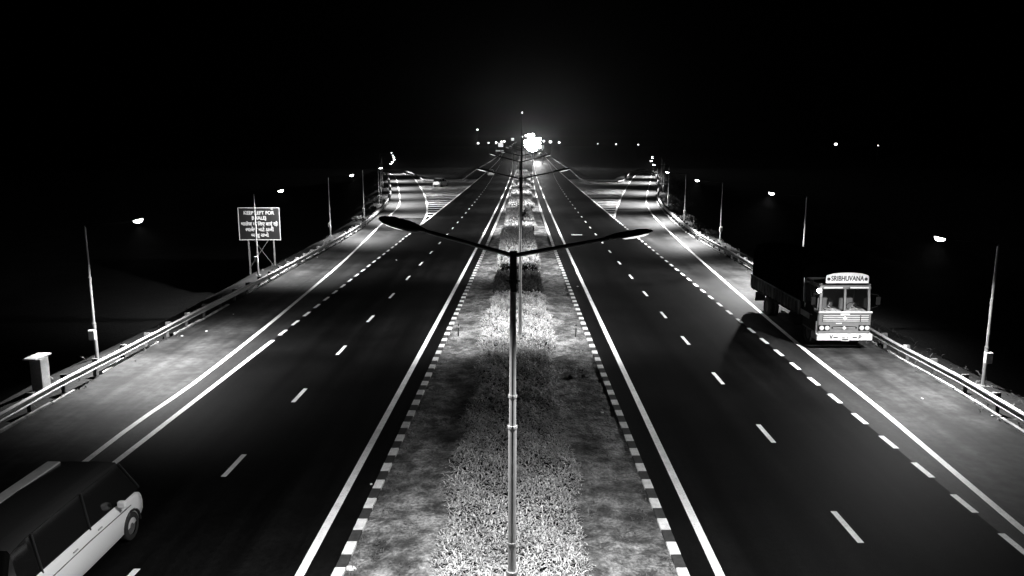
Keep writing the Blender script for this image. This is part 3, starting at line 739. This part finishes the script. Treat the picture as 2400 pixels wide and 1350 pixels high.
# ------------------------------------------------------------------ the lorry
def lorry():
    p0 = atY(1976, 797, 34.4)
    root = thing("lorry", "old flat-nosed lorry with tall dark cargo and a name board above its windscreen", "lorry", (p0.x, 34.4, 0), R(0))
    grey = mat("cab_grey", .15, .42, noise=[(2.5, .8, 1.15, .3, .7), (20, .9, 1.1, .3, .7)]); pale = mat("cab_pale", .62, .45, noise=[(5, .8, 1.05, .3, .7)])
    dark = mat("cab_dark", .009, .7, spec=.08); glass = mat("dark_glass", .01, .08, spec=.6)
    hw = 1.17
    # cab shell: lower front, pillars, header, sides, roof (open window areas closed by glass)
    b = MB()
    prof = lambda w_, y, z0, z1: None
    b.rbox((0, .34, 1.21), (2 * hw, .68, .98), .05)                     # lower nose
    b.rbox((0, 1.25, 1.15), (2 * hw, 1.2, .9), .04)                     # lower cab behind the nose
    for x in (-1, 1):                                                   # A pillars, raked
        b.loft([[Vector((x * (hw - .10) + sx_ * .05, .06 + sy, 1.68)) for sx_, sy in ((-1, 0), (1, 0), (1, .12), (-1, .12))],
                [Vector((x * (hw - .13) + sx_ * .05, .17 + sy, 2.78)) for sx_, sy in ((-1, 0), (1, 0), (1, .12), (-1, .12))]])
        b.box((x * (hw - .06), 1.0, 1.62), (.06, 1.7, .14)); b.box((x * (hw - .08), 1.82, 2.2), (.07, .1, 1.15)); b.box((x * (hw - .09), 1.0, 2.76), (.07, 1.7, .1))
    b.loft([[Vector((sx_ * .045, .05 + sy, 1.68)) for sx_, sy in ((-1, 0), (1, 0), (1, .1), (-1, .1))], [Vector((sx_ * .045, .16 + sy, 2.70)) for sx_, sy in ((-1, 0), (1, 0), (1, .1), (-1, .1))]])
    b.rbox((0, .22, 2.80), (2 * hw - .16, .2, .2), .03)
    b.rbox((0, 1.02, 2.90), (2 * hw - .1, 1.75, .10), .04)
    b.rbox((0, 1.88, 1.8), (2 * hw - .1, .08, 2.1), .02)
    b.build("cab", grey, root)
    for s_ in (-1, 1):
        b = MB(); b.rbox((s_ * (hw + .002), .36, 1.22), (.02, .62, .86), .008); b.rbox((s_ * (hw + .002), 1.68, 1.2), (.02, .24, .8), .008); b.build("side_shade", dark, root)  # near-black covers put the shade of the cab sides into colour
    b = MB(); b.rbox((0, -.02, 1.70), (2 * hw + .02, .1, .085), .02); b.build("waist_moulding", pale, root)
    for x0, x1 in ((-1.0, -.06), (.06, 1.0)):
        b = MB(); b.add([(x0, .11, 1.72), (x1, .11, 1.72), (x1 * .985, .20, 2.71), (x0 * .985, .20, 2.71)], [(0, 1, 2, 3)])
        gm = mat("windscreen_glass", .02, .05, spec=.5); gt = gm.node_tree
        if "see_through" not in gt.nodes:
            tr = gt.nodes.new("ShaderNodeBsdfTransparent"); tr.name = "see_through"; tr.inputs[0].default_value = (.8, .8, .8, 1); mx = gt.nodes.new("ShaderNodeMixShader"); mx.inputs[0].default_value = .14
            gt.links.new(tr.outputs[0], mx.inputs[1]); gt.links.new(gt.nodes["Principled BSDF"].outputs[0], mx.inputs[2]); gt.links.new(mx.outputs[0], gt.nodes["Material Output"].inputs[0])
        b.build("windscreen", gm, root)
        b = MB(); t = .025
        for (a, c) in (((x0, .10, 1.72), (x1, .10, 1.72)), ((x0, .10, 1.72), (x0 * .985, .19, 2.71)), ((x1, .10, 1.72), (x1 * .985, .19, 2.71)), ((x0 * .985, .19, 2.71), (x1 * .985, .19, 2.71))): b.tube([a, c], .018, 6)
        b.build("window_seal", dark, root)
        xm = (x0 + x1) / 2
        b = MB(); b.tube([(xm + .1, .08, 1.73), (xm - .22, .09, 1.98)], .012, 5); b.tube([(xm - .3, .085, 1.86), (xm - .12, .105, 2.1)], .008, 5); b.build("wiper", M_GALV, root)
        b = MB(); b.rbox((xm + (.04 if xm > 0 else -.04), .075, 2.775), (.84, .06, .075), .02); b.build("sun_visor_strip", M_WHITE, root)
    # inside the cab
    b = MB(); b.rbox((0, .42, 1.66), (2.0, .4, .18), .04); b.box((-.5, .35, 1.77), (.5, .2, .05)); b.box((.45, .33, 1.78), (.4, .16, .06)); b.build("dashboard", mat("dash_grey", .55, .6, noise=[(7, .5, 1.3, .35, .65)]), root)
    for x in (-.55, .55):
        b = MB(); b.rbox((x, 1.35, 1.75), (.62, .18, .75), .05); b.rbox((x, 1.1, 1.38), (.62, .5, .16), .05); b.build("seat", mat("seat_cloth", .3, .8), root)
    b = MB(); pts = [(.5 + .22 * math.cos(a * math.pi / 12), .60 - .1 * math.sin(a * math.pi / 12), 1.86 + .19 * math.sin(a * math.pi / 12)) for a in range(25)]; b.tube(pts, .016, 6); b.tube([(.5, .6, 1.86), (.5, .45, 1.6)], .02, 6); b.build("steering_wheel", M_BLACK, root)
    b = MB(); b.rbox((-1.21, 1.5, 1.33), (.03, 1.15, .26), .008); b.build("toolbox_cover", mat("trim_grey", .3, .5, noise=[(6, .6, 1.2, .3, .7)]), root); b = MB(); b.rbox((-1.20, .10, .98), (.03, .10, .60), .008); b.build("side_trim", mat("trim_grey", .3, .5, noise=[(6, .6, 1.2, .3, .7)]), root)
    # grille, badge, lamps
    b = MB()
    for k in range(4):
        z = 1.31 + k * .078
        b.box((-.14, -.012, z), (1.62, .02, .034)); b.box((.88, -.012, z), (.34, .02, .034))
    b.build("grille", pale, root)
    b = MB(); b.box((-.14, -.004, 1.42), (1.66, .012, .31)); b.box((.88, -.004, 1.42), (.38, .012, .31)); b.build("grille_recess", dark, root)
    b = MB(); b.box((.0, -.03, 1.44), (.13, .02, .13), 0, Matrix.Rotation(R(45), 3, 'Y')); b.rbox((0, -.02, 1.615), (.42, .02, .05), .008); b.rbox((-.25, -.02, 1.20), (.26, .02, .045), .008); b.build("badge", M_WHITE, root)
    b = MB()
    for sgn in (-1, 1):
        b.add([(sgn * .03, -.015, .94), (sgn * .56, -.015, .97), (sgn * .56, -.015, 1.03), (sgn * .5, -.015, 1.06), (sgn * .03, -.015, 1.08)], [(0, 1, 2, 3, 4) if sgn > 0 else (4, 3, 2, 1, 0)])
    b.build("wing_emblem", dark, root)
    b = MB(); b.box((0, -.03, 1.0), (.13, .02, .13), 0, Matrix.Rotation(R(45), 3, 'Y'))
    b.box((.28, -.024, 1.0), (.42, .012, .02)); b.box((-.28, -.024, 1.0), (.42, .012, .02)); b.build("emblem_bar", pale, root)
    for xc in (-.88, .88):
        b = MB(); b.rbox((xc, -.01, 1.0), (.50, .06, .25), .02); ho = b.build("headlight_housing", dark, root)
        for dx in (-.12, .12):
            b = MB(); b.tube([(xc + dx, -.02, 1.0), (xc + dx, -.055, 1.0), (xc + dx, -.07, 1.0)], [.108, .10, .05], 18); b.build("headlight", mat("headlight_glass", .75, .15, .3), ho, smooth=False)
    # bumper with plate and letters
    b = MB(); b.rbox((0, -.07, .60), (2 * hw + .1, .16, .30), .03)
    for sgn in (-1, 1): b.rbox((sgn * (hw + .01), .28, .60), (.08, .60, .28), .02)
    bo = b.build("bumper", M_WHITE, root)
    b = MB(); b.rbox((.02, -.155, .55), (.36, .02, .22), .008); po = b.build("number_plate", pale, bo)
    b = MB(); b.box((.02, -.168, .51), (.27, .006, .05)); b.box((-.06, -.168, .59), (.12, .006, .04)); b.box((.12, -.168, .59), (.07, .006, .04)); b.build("plate_characters", M_BLACK, po)
    text_obj("V", .26, M_BLACK, bo, (-.60, -.153, .62), bold=.01); text_obj("P", .26, M_BLACK, bo, (.66, -.153, .60), bold=.01)
    b = MB(); b.box((-.40, -.153, .60), (.2, .006, .055)); b.box((.44, -.153, .60), (.2, .006, .055)); b.build("bumper_slots", M_BLACK, bo)
    # name board
    b = MB(); xs_ = [-.93, -.9, -.62, -.3, 0, .3, .62, .9, .93]; tops = [.26, .34, .42, .455, .465, .455, .42, .34, .26]
    fr = [Vector((x, .02, 2.99)) for x in xs_] + [Vector((x, .02, 2.99 + t)) for x, t in reversed(list(zip(xs_, tops)))]
    b.add(fr + [p + Vector((0, .05, 0)) for p in fr], [tuple(range(len(fr)))] + [tuple(range(2 * len(fr) - 1, len(fr) - 1, -1))] + [(i, i + len(fr), (i + 1) % len(fr) + len(fr), (i + 1) % len(fr)) for i in range(len(fr))])
    nb = b.build("name_board", mat("board_pale", .85, .5, noise=[(5, .8, 1.1, .3, .7)]), root)
    b = MB()
    for k in range(4): b.tube([(-.8 + k * .53, .06, 2.93), (-.8 + k * .53, .06, 3.05)], .02, 6)
    b.box((0, .1, 2.965), (1.95, .25, .03)); b.build("board_bracket", dark, nb)
    text_obj("SRIBHUVANA", .295, M_BLACK, nb, (0, .014, 3.19), bold=.008, sx=.80)
    for x in (-.81, .81):
        b = MB(); b.tube([(x, .02, 3.17), (x, .008, 3.17)], .075, 8); b.build("star", M_BLACK, nb)
    # corner lamp lit at the driver's far side
    b = MB(); b.tube([(-1.2, .0, 2.66), (-1.2, .1, 2.66)], [.10, .08], 12); b.build("spot_lamp", mat("spot_glass_lit", .8, .3, emit=14), root)
    b = MB(); b.tube([(-1.2, .1, 2.66), (-1.05, .2, 2.7)], .02, 6); b.build("lamp_bracket", dark, root)
    # mirrors, doors; the doors' near-black colour holds the cab side's shade
    for s_ in (-1, 1):
        b = MB(); b.tube([(s_ * 1.1, .15, 2.5), (s_ * 1.42, .05, 2.45), (s_ * 1.42, .05, 1.95), (s_ * 1.12, .12, 1.85)], .014, 6); b.rbox((s_ * 1.42, .04, 2.2), (.2, .05, .36), .015); b.build("mirror", dark, root)
        b = MB(); b.rbox((s_ * (hw + .004), 1.05, 1.35), (.03, 1.0, 1.1), .01); do = b.build("door", dark, root)
        b = MB(); b.rbox((s_ * (hw - .05), 1.05, 2.25), (.02, 1.45, .95), .006); b.build("side_window", glass, do)
        b = MB(); b.rbox((s_ * (hw + .03), .72, 1.45), (.03, .16, .04), .008); b.build("handle", M_GALV, do)
    b = MB(); b.tube([(-1.30, 1.5, 1.9), (-1.26, 1.7, 2.95)], .018, 6); b.build("rope_stanchion", M_GALV, root)
    # chassis, wheels
    b = MB()
    for x in (-.42, .42): b.box((x, 5.2, .92), (.1, 9.4, .22))
    for y in (1.4, 3.5, 5.5, 7.8, 9.4): b.box((0, y, .9), (.8, .1, .16))
    b.rbox((-.95, 3.2, .75), (.5, .9, .5), .05); b.rbox((.95, 3.4, .75), (.5, 1.2, .5), .05); b.build("chassis", dark, root)
    for x in (-1, 1):
        wheel(root, (x * 1.0, 1.25, .5), .5, .26)
        for y in (7.2,):
            wheel(root, (x * 1.03, y, .5), .5, .24); wheel(root, (x * .74, y, .5), .5, .24)
    # cargo body: floor, ribbed side boards, black sheeted load
    yb0, yb1 = 2.05, 9.7; rail_m = mat("side_board_paint", .045, .6, noise=[(1.3, .4, 1.5, .35, .65), (9, .7, 1.2, .3, .7)])
    b = MB(); b.rbox((0, (yb0 + yb1) / 2, 1.12), (2.5, yb1 - yb0, .14), .02); b.build("cargo_floor", dark, root)
    for s_ in (-1, 1):
        b = MB(); b.box((s_ * 1.25, (yb0 + yb1) / 2, 1.48), (.05, yb1 - yb0, .58)); so = b.build("side_board", rail_m, root)
        b = MB(); n = 17
        for k in range(n): b.box((s_ * 1.285, yb0 + .1 + (yb1 - yb0 - .2) * k / (n - 1), 1.48), (.045, .1, .62))
        b.box((s_ * 1.285, (yb0 + yb1) / 2, 1.80), (.06, yb1 - yb0, .06)); b.build("ribs", mat("rib_paint", .1, .55, noise=[(1.3, .4, 1.5, .35, .65)]), so)
    b = MB(); rings = []; m_ = 26
    tarp_prof = [(-1.22, 1.2), (-1.24, 2.2), (-1.22, 3.0), (-1.05, 3.45), (-.4, 3.62), (.4, 3.62), (1.05, 3.45), (1.22, 3.0), (1.24, 2.2), (1.22, 1.2)]
    for j in range(m_ + 1):
        y = yb0 + .05 + (yb1 - yb0 - .1) * j / m_; k = 1 + .012 * math.sin(j * 2.1)
        rings.append([Vector((x * k, y, z if z < 1.5 else z + .05 * math.sin(j * .9 + x * 2))) for x, z in tarp_prof])
    b.loft(rings); b.build("tarpaulin", mat("black_tarpaulin", .0008, .95, spec=.0, bump=(3, .6, .1)), root)
    b = MB()
    for j in range(9):
        y = yb0 + .5 + j * .85; b.tube([(-1.27, y, 1.8), (-1.275, y, 2.6), (-1.09, y, 3.5), (-.4, y, 3.68), (.4, y, 3.68), (1.09, y, 3.5), (1.275, y, 2.6), (1.27, y, 1.8)], .012, 5)
    b.build("ropes", M_ARM, root)
    b = MB(); b.rbox((0, yb0 - .03, 1.9), (2.46, .07, 1.6), .02); b.build("headboard", dark, root)
    for s_ in (-1, 1): 
        b = MB(); b.rbox((s_ * 1.0, yb1 + .02, .98), (.3, .05, .12), .01); b.build("tail_lamp", M_CONC, root)
        b = MB(); b.box((s_ * 1.02, yb1 - 1.0, .75), (.55, .02, .5)); b.build("mud_flap", M_BLACK, root)
    return root
lorry()

# ------------------------------------------------------------------ cars
def car(label, loc, rz, L=4.4, W=1.8, H=1.72, body_m=None, roof_m=None, lit=False, group=None, van=False):
    body_m = body_m or mat("car_silver", .9, .4, .0); glass = mat("car_glass", .01, .08, spec=.6)
    root = thing("car", label, "car", loc, rz, group)
    # stations along +Y = forwards: y, half width, sill z, belt z
    hw = W / 2; f = L / 2
    st_ = [(-f, .80, .45, .75), (-f + .06, .93, .30, .98), (-f + .35, .99, .24, 1.06), (-f + 1.0, 1.0, .22, 1.08), (0, 1.0, .22, 1.07), (f - 1.5, 1.0, .22, 1.05), (f - 1.1, .99, .22, 1.02), (f - .5, .97, .24, .95), (f - .12, .88, .30, .80), (f, .70, .42, .62)]
    b = MB(); rings = []
    for y, k, z0, z1 in st_:
        h = hw * k; rings.append([Vector(p) for p in ((-h * .9, y, z0), (-h, y, z0 + .1), (-h * 1.01, y, (z0 + z1) / 2 + .05), (-h * .985, y, z1 - .08), (-h * .93, y, z1), (-h * .4, y, z1 + .03), (h * .4, y, z1 + .03), (h * .93, y, z1), (h * .985, y, z1 - .08), (h * 1.01, y, (z0 + z1) / 2 + .05), (h, y, z0 + .1), (h * .9, y, z0))])
    b.loft(rings); bo = b.build("body", body_m, root, smooth=True)
    # greenhouse
    gst = [(-f + .12, .84, 1.03), (-f + .45, .80, H - .10), (-f + .9, .80, H - .03), (0, .80, H), (f - 2.0, .79, H - .05), (f - 1.15, .88, 1.05)]
    if van: gst[-2:] = [(f - .95, .80, H - .04), (f - .35, .86, 1.0)]
    b = MB(); rings = []
    for y, k, z in gst:
        h = hw * k; base = 1.0; rings.append([Vector(p) for p in ((-hw * .93, y, base), (-h, y, max(z - .06, base + .01)), (-h * .88, y, z), (h * .88, y, z), (h, y, max(z - .06, base + .01)), (hw * .93, y, base))])
    b.loft(rings); b.build("windows", glass, root)
    b = MB(); rings = []
    for y, k, z in gst[1:5]:
        h = hw * k + .004; rings.append([Vector(p) for p in ((-h, y, z - .07), (-h * .93, y, z + .004), (-h * .5, y, z + .022), (h * .5, y, z + .022), (h * .93, y, z + .004), (h, y, z - .07))])
    b.loft(rings, False, closed=False); b.build("roof", roof_m or body_m, root, smooth=True)
    for s_ in (-1, 1):
        for (y, a) in ((f - (.35 if van else 1.15), f - (.95 if van else 2.0)), (.15, .12), (-f + 1.1, -f + 1.05)):
            b = MB(); b.tube([(s_ * hw * .94, y, 1.04), (s_ * hw * .82, a, H - .07)], .022 if van else .035, 6); b.build("pillar", M_BLACK if van else body_m, root)
    if van:
        b = MB(); b.rbox((-hw * .66, -.25, H - .005), (.30, L - 1.55, .05), .015); b.build("roof_sheen", M_WHITE, root)  # pale strip paints lamplight along the roof's left side
    for s_ in (-1, 1):
        if not van: b = MB(); b.tube([(s_ * hw * .74, -f + .55, H + .03), (s_ * hw * .74, -f + .65, H + .07), (s_ * hw * .73, f - 2.1, H + .05), (s_ * hw * .73, f - 2.0, H + .0)], .022, 6); b.build("roof_rail", M_WHITE, root)
        b = MB(); b.rbox((s_ * (hw + .1), f - 1.45, 1.12), (.2, .12, .16), .03); b.build("mirror", body_m, root)
        b = MB(); b.rbox((s_ * hw * .78, -f + .03, .86), (.26, .12, .24), .03); b.build("tail_light", mat("tail_light_lens", .3, .2), root)
        b = MB(); b.rbox((s_ * hw * .66, f - .12, .70), (.32, .16, .13), .03); b.build("headlight", mat("headlight_glass", .75, .15, .3), root)
        for y in (-f + .85, f - .9):
            wheel(root, (s_ * (hw - .10), y, .33), .33, .2)
            ab = MB(); pts = [(s_ * (hw + .012), y + .37 * math.cos(a * math.pi / 10), .33 + .37 * math.sin(a * math.pi / 10)) for a in range(0, 11)]
            ab.tube(pts, .03, 6); ab.build("wheel_arch", M_BLACK, root)
        b = MB(); b.tube([(s_ * (hw * 1.012), -f + .4, .86), (s_ * (hw * 1.015), 0, .88), (s_ * (hw * 1.01), f - .9, .84)], .010, 5); b.build("side_moulding", M_BLACK, root)
        for y in (-.55, .4):
            b = MB(); b.rbox((s_ * (hw * 1.01), y, .95), (.03, .16, .03), .008); b.build("door_handle", M_GALV, root)
    b = MB(); b.rbox((0, -f - .01, .5), (W * .88, .14, .24), .05); b.build("rear_bumper", body_m, root)
    b = MB(); b.rbox((0, -f - .09, .62), (.5, .015, .12), .004); b.build("number_plate", M_WHITE, root)
    return root
car("pale van with dark windows driving away in the lane at the bottom left corner", (-9.70, 15.45, 0), R(-.5), L=5.3, W=1.9, H=1.93, van=True, roof_m=mat("car_roof_dark", .03, .25))  # near-black roof colour holds the reflection of the dark sky
g = at(1033, 437.0); car("car stopped on the striped gore in front of the far left guardrail", (g.x, g.y + .8, 0), R(-22), group=None, body_m=mat("car_white", .7, .3))
g = at(1149, 413); car("small white car far up the left carriageway under the second lamp's arm", (g.x, g.y + 2, 0), R(4), body_m=mat("car_white", .7, .3))

# ------------------------------------------------------------------ far lights and boards
def far_lamp(px, py, Y, r, label, m=M_FARL, watt=0):
    p = atY(px, py, Y); root = thing("distant_lamp", label, "street lamp", (p.x, Y, -3.3 if abs(p.x) > 40 else -.1), 0, "distant lamps along the horizon")
    z = p.z - root.location.z
    b = MB(); b.tube([(0, .2, 0), (0, .2, z)], .1, 6); b.build("pole", M_HEAD, root)
    bm = bmesh.new(); bmesh.ops.create_uvsphere(bm, u_segments=10, v_segments=6, radius=r); me = bpy.data.meshes.new("globe")
    for v in bm.verts: v.co.z *= .8
    bm.to_mesh(me); bm.free(); me.materials.append(m); o = bpy.data.objects.new("globe", me); COL.objects.link(o); o.parent = root; o.location = (0, 0, z)
    b = MB(); b.rbox((0, .1, z + r * .9), (r * .8, .3, .12), .02); b.build("hood", M_HEAD, root)
for px, py, Y, r, l in ((1120.5, 335.5, 520, .72, "distant lamp at the left end of the horizon row"), (1145, 335, 560, .55, "dim distant lamp, second from the left end of the horizon row"), (1163, 334, 560, .75, "distant lamp just left of the lit square board"),
        (1175.5, 332, 600, .75, "distant lamp directly above the lit square board"), (1182, 331.3, 600, .85, "distant lamp right of the lit square board"), (1119, 304, 520, .62, "lone high lamp above the left end of the horizon row"),
        (1274.6, 330.6, 520, .75, "distant lamp just right of the far glare"), (1290, 332.5, 480, .9, "brightest distant lamp right of the glare, second from it"), (1310.5, 334, 520, .75, "third distant lamp right of the glare"),
        (1401, 337, 700, .45, "faintest of three far specks on the right horizon, leftmost"), (1444, 338, 650, .6, "middle of three far specks on the right horizon"), (1496, 339, 650, .6, "rightmost of three far specks on the horizon left of the slip road"),
        (1959, 338, 220, .42, "isolated bright lamp above the lorry on the right horizon"), (2058, 341, 400, .3, "faint speck right of the isolated lamp on the right horizon"), (875.5, 447, 180, .12, "tiny light low in the dark left of the left slip road"),
        (1232, 317.5, 430, .6, "lamp at the upper left rim of the far glare"), (1223.5, 320.5, 430, .5, "lamp just right of the mast beside the glare")):
    far_lamp(px, py, Y, r, l)
def board(px, py, Y, wd, h, label, m=M_LITB, posts=1):
    p = atY(px, py, Y); root = thing("lit_board", label, "signboard", (p.x, Y, -.2))
    z = p.z + .2; b = MB(); b.rbox((0, 0, z), (wd, .15, h), .03); b.build("panel", m, root)
    for i in range(posts): 
        b = MB(); b.tube([((i - (posts - 1) / 2) * wd * .7, .2, 0), ((i - (posts - 1) / 2) * wd * .7, .2, z)], .1, 6); b.build("post", M_HEAD, root)
board(1173.5, 339.5, 330, 1.9, 1.55, "square glowing white board left of the far lamps")
board(1201.5, 326.3, 380, 1.3, 1.1, "smaller glowing board high between the lamp arms and the mast")
board(1171, 353.5, 400, 3.9, .55, "long low pale panel at the left roadside below the square board", mat("panel_glow", .8, .5, emit=.35), 2)  # glow of the pale panels stands for light falling on them
board(1271, 341.6, 350, 1.5, .5, "pale striped board right below the far glare", mat("panel_glow", .8, .5, emit=.35))
board(1273, 346, 350, .8, 1.0, "narrow pale board at the right roadside beneath the striped one", mat("panel_glow", .8, .5, emit=.35))
# floodlights made up to fill the far glare
Yf = 430; pc = atY(1248, 334, Yf)
root = thing("glare_mast", "made-up mast of floodlights filling the glare at the far end of the right carriageway", "floodlight", (pc.x + .0, Yf, -.1))
zc = pc.z + .1
b = MB(); b.tube([(0, .6, 0), (0, .6, zc + 4)], [.3, .18], 10); b.build("pole", M_HEAD, root)
b = MB()
for k in range(5): b.box((0, .4, zc - 3.4 + k * 1.7), (7.4, .12, .12))
b.build("crossbars", M_HEAD, root)
for j in range(5):
    for i in range(5):
        if (i, j) in ((0, 0), (4, 0), (0, 4), (4, 4), (3, 4), (0, 3)): continue
        b = MB(); x = (i - 2) * 1.8 + .2 * math.sin(j * 2.0); z = zc - 3.6 + j * 1.8 + .35 * math.sin(i * 2.3 + j)
        b.tube([(x, .3, z), (x, 0, z)], [.35, .9], 14); fo = b.build("floodlight", M_FLOOD, root)
for dx, dzz in ((0, 0), (-2.4, 1.5), (2.4, 1.5), (0, -2.5)):  # narrow spots added for the halo in the haze
    spot(root, Vector((dx, -.6, zc + dzz)), Vector((-pc.x * .8, -Yf, 2)), W_FLOOD * .10, 6.5, 1.0, .8)
for dx in (-3, 3): spot(root, Vector((dx, -.6, zc - 3)), Vector((0 - pc.x * .2, -Yf * .42, -11)), W_FLOOD * .5, 9, 1.0, .8)  # spots added to brighten the far road

# ------------------------------------------------------------------ night air
b = MB(); b.box((0, 1470, 14), (6200, 3200, 40))
hz = b.build("haze", None or bpy.data.materials.new("night_haze")); tag(hz, kind="stuff")
m = hz.data.materials[0]; m.use_nodes = True; n = m.node_tree; n.nodes.clear()
out = n.nodes.new("ShaderNodeOutputMaterial"); pv = n.nodes.new("ShaderNodeVolumePrincipled")
pv.inputs["Color"].default_value = (.9, .9, .9, 1); pv.inputs["Density"].default_value = HAZE; pv.inputs["Anisotropy"].default_value = .9
n.links.new(pv.outputs[0], out.inputs["Volume"])
